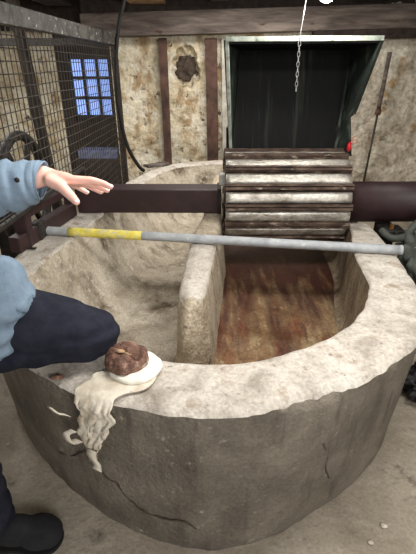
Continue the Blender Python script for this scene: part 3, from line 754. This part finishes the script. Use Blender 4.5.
# rag: strip over the rim
def rag():
    # centre line from the top of rim, over the edge, down the wall; widths vary
    edge = atz(88, 396, ZR); 
    e0 = Vector((edge.x, edge.y, ZR)); nrm = Vector((-.33, -.94, 0)).normalized(); tan = Vector((nrm.y, -nrm.x, 0)) * -1
    # tan pointing right in picture
    if tan.x < 0: tan = -tan
    rows = 46; cols = 26; bm = bmesh.new(); g = []
    for i in range(rows + 1):
        s_ = i / rows; L = -.155 + s_ * .385           # <0 on rim top, >0 hanging
        half = .070 + .014 * math.sin(s_ * 7) - (.028 * max(0, (L - .06) / .16)) - .014 * max(0, L > .15)
        if L > .12: half = max(.014, .05 - (L - .12) * .38)
        shift = .015 + .03 * (1 - s_) - .0 + .012 * math.sin(L * 26) * (L > 0)
        if L < 0: shift += -L * .25
        row = []
        for j in range(cols + 1):
            t = j / cols * 2 - 1
            hw = half * (1 + .42 * nz((t * 2, L * 22, 0), 1.0, 3))
            q = e0 + tan * (shift + t * hw + .006 * nz((t, L * 20, 0), 2))
            fold = .005 * math.sin(t * 3 - L * 40 + 6 * nz((t, L * 9, 0), 1.5)) + .016 * nz((t * 2.4 + L * 9, L * 22, 0), 1.0) + .008 * nz((t * 7 - L * 20, L * 44, 3), 1.0)
            if L < 0: fold *= .45
            if L <= -.012: q = q - nrm * (-L); z = ZR + .007 + abs(fold) * .35
            elif L < .02:
                a = (L + .012) / .032 * math.pi / 2
                q = q + nrm * (.0 + .022 * math.sin(a)) - nrm * .012; z = ZR + .007 - .018 * (1 - math.cos(a)) + abs(fold) * .3
            else:
                q = q + nrm * (.018 + abs(fold) * 1.5 + .006); z = ZR - .011 - (L - .02) + .01 * nz((t * 3, 1, L), 1.4) * (L > .03)
            row.append(bm.verts.new((q.x, q.y, z)))
        g.append(row)
    for i in range(rows):
        for j in range(cols): bm.faces.new((g[i][j], g[i][j + 1], g[i + 1][j + 1], g[i + 1][j]))
    o = finish('rag', bm, M['cloth'], smooth=True)
    m1 = o.modifiers.new('s', 'SOLIDIFY'); m1.thickness = .004; m1.offset = 1
    tag(o, 'dirty white torn rag draped over the front left rim beneath the disc', 'rag')
    # loose strips
    def strip(pts, w):
        bm = bmesh.new()
        P = catmull(pts, False, 6); prev = None
        for i, p in enumerate(P):
            ww = w * (1 + .4 * nz(p, 30)); a = bm.verts.new(p - tan * ww + Vector((0, 0, ww * .4))); b = bm.verts.new(p + tan * ww)
            if prev: bm.faces.new((prev[0], prev[1], b, a))
            prev = (a, b)
        so = finish('torn_strip', bm, M['cloth'], o, True); m2 = so.modifiers.new('s', 'SOLIDIFY'); m2.thickness = .004
    def P(u, z, o_=.03): return e0 + tan * u + nrm * o_ + Vector((0, 0, -z))
    strip([P(-.045, .05, .045), P(-.075, .045, .05), P(-.10, .03, .05)], .009)
    strip([P(-.03, .10, .05), P(-.055, .12, .055), P(-.045, .15, .055), P(-.02, .14, .05)], .013)
    strip([P(.02, .17, .045), P(.015, .20, .045), P(.025, .235, .04), P(.022, .26, .04)], .016)
rag()
# dark rust flake on rim near the trouser
c = atz(57, 377, ZR + .006); bm = crumple(c, (.022, .012, .005), 1.0, 3, .3)
tag(finish('rust_flake', bm, M['lump'], smooth=True), 'small brown flake lying on the rim left of the rag', 'flake')

# =====================================================================
# PERSON
# =====================================================================
def cap(bm, a, b, ra, rb, n=16, m=6):
    """round cone between a and b"""
    a = Vector(a); b = Vector(b); t = b - a; L = t.length
    if L < 1e-5: L = 1e-5; t = Vector((0, 0, 1)) * L
    t = t / L; u, v = frame_dir(t); pts = []
    for k in range(m + 1):
        ph = math.pi / 2 * (1 - k / m); pts.append((-math.sin(ph) * ra, math.cos(ph) * ra))
    for k in range(m + 1):
        ph = math.pi / 2 * k / m; pts.append((L + math.sin(ph) * rb, math.cos(ph) * rb))
    rings = []
    for i, (h, r) in enumerate(pts):
        if i in (0, len(pts) - 1): rings.append([bm.verts.new(a + t * h)])
        else: rings.append([bm.verts.new(a + t * h + (u * math.cos(2 * math.pi * j / n) + v * math.sin(2 * math.pi * j / n)) * r) for j in range(n)])
    for A, B in zip(rings, rings[1:]):
        for j in range(n):
            if len(A) == 1: bm.faces.new((A[0], B[(j + 1) % n], B[j]))
            elif len(B) == 1: bm.faces.new((A[j], A[(j + 1) % n], B[0]))
            else: bm.faces.new((A[j], A[(j + 1) % n], B[(j + 1) % n], B[j]))
def chain(bm, pts):
    for (a, ra), (b, rb) in zip(pts, pts[1:]): cap(bm, a, b, ra, rb)
def ell(bm, c, s, rot=None):
    g = bmesh.ops.create_uvsphere(bm, u_segments=28, v_segments=18, radius=1)
    Mx = Matrix.Translation(Vector(c)) @ (rot.to_4x4() if rot else Matrix.Identity(4)) @ Matrix.Diagonal((*s, 1))
    bmesh.ops.transform(bm, matrix=Mx, verts=g['verts'])
def remesh(o, vox, it=4, fac=.5):
    m = o.modifiers.new('r', 'REMESH'); m.mode = 'VOXEL'; m.voxel_size = vox; m.use_smooth_shade = True
    s_ = o.modifiers.new('s', 'SMOOTH'); s_.iterations = it; s_.factor = fac
def bake(o):
    dg = bpy.context.evaluated_depsgraph_get(); e = o.evaluated_get(dg)
    me = bpy.data.meshes.new_from_object(e); o.modifiers.clear(); o.data = me
    for p in me.polygons: p.use_smooth = True

V = Vector
wrist = at(43, 176, 1.03); elbow = V((-.665, .985, 1.205)); shL = V((-.86, 1.07, 1.385)); shR = V((-.93, .74, 1.37))
neck = V((-.89, .905, 1.42)); head = V((-.84, .905, 1.60)); chest = V((-.895, .905, 1.24)); waist = V((-.84, .96, 1.02)); pelvis = V((-.77, 1.0, .86))
hipL = V((-.75, 1.08, .84)); hipR = V((-.79, .91, .83))
kneeL = V((-.362, 1.10, .728)); ankL = V((-.79, 1.01, .685)); toeL = V((-.97, .99, .63))
kneeR = V((-.72, .86, .465)); ankR = V((-.735, .885, .10))
person = empty('person', (-.77, 1.0, 0), 'person in blue sweatshirt and navy trousers kneeling on the rim, hand reaching out', 'person')
hand = []
idx = [(at(73, 180, .995), .0115), (at(92, 180.5, .99), .0092), (at(103, 183.5, .99), .0082), (at(110.5, 187, .99), .0068)]
mid = [(at(75, 180.5, 1.018), .0112), (at(93.5, 184, 1.018), .009), (at(101, 187.5, 1.018), .008), (at(107, 190.5, 1.018), .0068)]
rng = [(at(73.5, 181.5, 1.04), .0108), (at(88, 185.5, 1.04), .0086), (at(95.5, 189, 1.04), .0078), (at(101, 192, 1.04), .0066)]
pky = [(at(70, 183, 1.06), .0098), (at(78, 187, 1.06), .0078), (at(83, 190, 1.06), .007), (at(87, 192.5, 1.06), .006)]
thb = [(at(51, 181, 1.0), .016), (at(62, 187, .985), .0135), (at(70.5, 195.5, .975), .0115), (at(76.5, 202, .97), .0085)]
bm = bmesh.new()
for f in (idx, mid, rng, pky, thb): chain(bm, f)
w2 = at(50, 177, 1.03)
for f, r0 in ((idx, .017), (mid, .017), (rng, .0165), (pky, .015)): chain(bm, [(w2 + (f[0][0] - idx[0][0]) * .35, .019), (f[0][0].lerp(w2, .35), r0), f[0]])
chain(bm, [(w2, .018), thb[0], (thb[1][0], .0135)])
chain(bm, [(thb[0][0], .015), (idx[0][0].lerp(w2, .45), .014)])
chain(bm, [(w2, .022), (wrist, .0255), (wrist.lerp(elbow, .3), .032), (wrist.lerp(elbow, .75), .042), (elbow, .040), (elbow.lerp(shL, .5), .046), (shL, .055)])
# other arm resting on thigh
elbR = V((-.93, .66, 1.10)); wrR = V((-.80, .76, .96))
chain(bm, [(shR, .055), (shR.lerp(elbR, .5), .046), (elbR, .038), (elbR.lerp(wrR, .4), .038), (wrR, .023)])
hr = V((-.735, .82, .925)); chain(bm, [(wrR, .022), (hr, .022)])
for k, (dx, dy) in enumerate(((.0, .045), (.02, .03), (.035, .01), (.04, -.012))):
    a = hr + V((dx * .5, dy * .7, 0)); b = a + V((.045, .02 + dy * .2, -.012)); c_ = b + V((.025, .008, -.026)); chain(bm, [(hr, .016), (a, .012), (b, .009), (c_, .007)])
chain(bm, [(wrR, .015), (hr + V((-.005, .045, -.0)), .012), (hr + V((.02, .075, -.01)), .009)])
# torso, neck, head
ell(bm, chest, (.105, .155, .19)); ell(bm, waist, (.10, .135, .15)); ell(bm, pelvis, (.12, .15, .11))
chain(bm, [(shL, .05), (neck, .05), (shR, .05)]); chain(bm, [(neck, .055), (head + V((-.01, 0, -.05)), .052)])
ell(bm, head, (.095, .075, .105)); ell(bm, head + V((.012, 0, -.045)), (.075, .058, .075)); ell(bm, head + V((.06, 0, -.095)), (.022, .026, .018))
chain(bm, [(head + V((.088, 0, .015)), .010), (head + V((.108, 0, -.028)), .014)]); ell(bm, head + V((.10, .013, -.032)), (.01, .008, .007)); ell(bm, head + V((.10, -.013, -.032)), (.01, .008, .007))
chain(bm, [(head + V((.082, .04, .028)), .009), (head + V((.092, 0, .032)), .008), (head + V((.082, -.04, .028)), .009)])
for s_ in (1, -1): ell(bm, head + V((-.005, s_ * .077, -.01)), (.018, .008, .032)); ell(bm, head + V((.065, s_ * .038, -.025)), (.02, .018, .018))
# legs
chain(bm, [(hipL, .095), (hipL.lerp(kneeL, .5), .078), (kneeL, .055), (kneeL.lerp(ankL, .35), .052), (ankL, .035), (toeL, .025)])
chain(bm, [(hipR, .09), (hipR.lerp(kneeR, .5), .075), (kneeR, .052), (kneeR.lerp(ankR, .35), .052), (ankR, .035), (ankR + V((.14, 0, -.055)), .028)])
body = finish('body', bm, M['skin'], person, True); remesh(body, .0032, 3, .5); bake(body)
# nails
for f in (idx, mid, rng, pky, thb):
    bm = bmesh.new(); (a, ra), (b, rb) = f[-2], f[-1]; t = (b - a).normalized(); up = V((0, -.45, .9)); up = (up - t * up.dot(t)).normalized(); sd = t.cross(up)
    ell(bm, b + up * rb * .78 + t * .001, (rb * .62, rb * .95, .0015), Matrix((sd, t, up)).transposed()); finish('nail', bm, M['nail'], person, True)
for s_ in (1, -1):
    bm = bmesh.new(); c_ = head + V((.080, s_ * .031, .008)); bmesh.ops.create_uvsphere(bm, u_segments=16, v_segments=12, radius=.0125); bmesh.ops.translate(bm, verts=bm.verts, vec=c_); e = finish('eye', bm, M['eye'], person, True)
    bm = bmesh.new(); ell(bm, c_ + V((.0112, 0, -.001)), (.0025, .006, .006)); finish('iris', bm, M['iris'], e, True)
bm = bmesh.new(); ell(bm, head + V((.084, 0, -.062)), (.009, .024, .005)); ell(bm, head + V((.083, 0, -.069)), (.009, .02, .005)); finish('lips', bm, M['lips'], person, True)
bm = bmesh.new(); ell(bm, head + V((-.018, 0, .028)), (.098, .087, .098)); ell(bm, head + V((-.055, 0, -.04)), (.055, .08, .10)); ell(bm, head + V((-.075, 0, -.12)), (.035, .07, .08))
bmesh.ops.delete(bm, geom=[v for v in bm.verts if v.co.x > head.x + .062 and v.co.z < head.z + .05], context='VERTS')
hair = finish('hair', bm, M['hair'], person, True); sm = hair.modifiers.new('s', 'SOLIDIFY'); sm.thickness = .012
# sweatshirt body
bm = bmesh.new()
ell(bm, chest, (.135, .19, .21)); ell(bm, waist + V((.01, 0, 0)), (.135, .17, .17)); ell(bm, pelvis + V((.035, .045, .045)), (.175, .165, .115)); ell(bm, at(-4, 300, 1.22), (.105, .115, .13)); ell(bm, at(-12, 330, 1.22), (.09, .10, .10))
ell(bm, chest.lerp(shL, .7), (.10, .09, .10)); ell(bm, chest.lerp(shR, .7), (.10, .09, .10)); chain(bm, [(shL, .072), (neck + V((0, 0, -.01)), .068), (shR, .072)])
chain(bm, [(shL, .078), (shL.lerp(elbow, .5), .072), (elbow, .066)])
chain(bm, [(shR, .078), (shR.lerp(elbR, .5), .07), (elbR, .062), (elbR.lerp(wrR, .5), .055), (wrR.lerp(elbR, .1), .042)])
sw = finish('sweatshirt', bm, M['hoodie'], person, True); remesh(sw, .007, 10, .6); bake(sw)
pl_ = parent_loc(person)
for v in sw.data.vertices:
    p = v.co + pl_; n_ = v.normal
    v.co = v.co + n_ * (.008 * math.sin((p.z + p.x * .5) * 60 + 7 * nz(p, 5)) * (.4 + 1.6 * abs(nz(p, 4))) + .007 * nz(p, 13))
# hood at the neck
bm = bmesh.new(); P = []
for k in range(24):
    a = 2 * math.pi * k / 24; P.append(neck + V((math.cos(a) * .075 - .02, math.sin(a) * .085, .02 - .02 * math.cos(a))))
tube(bm, P, .026, 12, closed=True); finish('collar', bm, M['hoodie'], person, True)
# left sleeve, open cuff
cuff = at(43, 179.5, 1.025)
ax = [(elbow + V((-.01, 0, .0)), .067), (elbow.lerp(cuff, .3), .068), (at(0, 187.5, 1.01), .064), (at(14, 186, 1.015), .061), (at(28, 183, 1.02), .054), (at(36, 181, 1.022), .049), (cuff, .0465)]
bm = bmesh.new(); Pc = catmull([a for a, r in ax], False, 8); Rc = catmull([V((r, 0, 0)) for a, r in ax], False, 8); n = 40; rings = []
K = len(Pc)
for i, (p, r) in enumerate(zip(Pc, Rc)):
    t = (Pc[min(i + 1, K - 1)] - Pc[max(i - 1, 0)]).normalized(); 
    tilt = i / (K - 1)
    a, b = frame_dir((t + V((0, -.28, -.32)) * (tilt ** 4)).normalized())
    rg = []
    for j in range(n):
        th = 2 * math.pi * j / n
        f = 1 + .05 * math.sin(i * .62 + 1.6 * math.sin(th + 1)) * (1 - tilt ** 6) + .06 * nz((math.cos(th), math.sin(th), i * .16), 1.5)
        if i == K - 7: f *= .965
        rg.append(bm.verts.new(p + (a * math.cos(th) + b * math.sin(th)) * r.x * f))
    rings.append(rg)
for A, B in zip(rings, rings[1:]): bridge(bm, A, B)
sl = finish('sleeve', bm, M['hoodie'], person, True); sm = sl.modifiers.new('s', 'SOLIDIFY'); sm.thickness = .0045; sm.offset = -1
sb = sl.modifiers.new('b', 'SUBSURF'); sb.levels = 1; sb.render_levels = 1
b0 = at(17, 180, .955); bm = bmesh.new(); ell(bm, b0, (.006, .004, .006)); finish('sleeve_button', bm, M['black'], sl, True)
# trousers
bm = bmesh.new()
ell(bm, pelvis + V((0, 0, -.02)), (.14, .165, .11))
mL = at(28, 322, 1.285); m2 = at(68, 328, 1.31); kk = kneeL + V((.0, 0, .012))
chain(bm, [(hipL, .105), (mL, .104), (m2, .094), (kk, .078)])
sA = kneeL + V((-.03, -.005, -.012)); chain(bm, [(sA, .070), (kneeL.lerp(ankL, .5) + V((0, -.005, .008)), .062), (ankL, .052)])
chain(bm, [(hipR, .10), (hipR.lerp(kneeR, .5), .09), (kneeR, .078), (kneeR.lerp(ankR, .5), .078), (ankR + V((0, 0, .03)), .074)])
tr = finish('trousers', bm, M['trousers'], person, True); remesh(tr, .006, 8, .6); bake(tr)
for v in tr.data.vertices:
    p = v.co + pl_; v.co = v.co + v.normal * (.005 * math.sin((p.x * .5 - p.z) * 60 + 7 * nz(p, 5)) * (.4 + abs(nz(p, 4)) * 1.5) + .005 * nz(p, 9))
# shoes
def shoe(heel, toe, w, h, up):
    heel = V(heel); toe = V(toe); t = (toe - heel).normalized(); L = (toe - heel).length; up = (up - t * up.dot(t)).normalized(); s_ = t.cross(up)
    bm = bmesh.new(); rot = Matrix((t, s_, up)).transposed()
    ell(bm, heel + t * L * .74 + up * h * .40, (L * .27, w * .52, h * .46), rot); ell(bm, heel + t * L * .86 + up * h * .34, (L * .16, w * .46, h * .38), rot)
    ell(bm, heel + t * L * .45 + up * h * .5, (L * .33, w * .42, h * .5), rot); ell(bm, heel + t * L * .2 + up * h * .6, (L * .2, w * .42, h * .6), rot)
    o = finish('shoe', bm, M['shoe'], person, True); remesh(o, .005, 6, .5); bake(o)
    bm = bmesh.new(); rgs = []
    outl = [(0, .0), (.02, .3), (.1, .42), (.3, .40), (.5, .40), (.7, .52), (.85, .50), (.96, .30), (1.0, 0)]
    P = [V((x, y, 0)) for x, y in outl] + [V((x, -y, 0)) for x, y in outl[-2:0:-1]]; P = catmull(P, True, 5)
    for zz in (0, .016): rgs.append([bm.verts.new(heel + t * (L * (p.x * 1.02 - .01)) + s_ * w * p.y * 1.04 + up * zz) for p in P])
    bridge(bm, rgs[0], rgs[1]); bm.faces.new(rgs[0]); bm.faces.new(rgs[1]); finish('sole', bm, M['sole'], o)
shoe((-.795, .885, .003), (-.515, .893, .003), .115, .115, V((0, 0, 1)))
shoe((-.83, 1.01, .74), (-1.03, .99, .56), .105, .10, V((-.6, 0, .0)) + V((0, 0, -.8)))
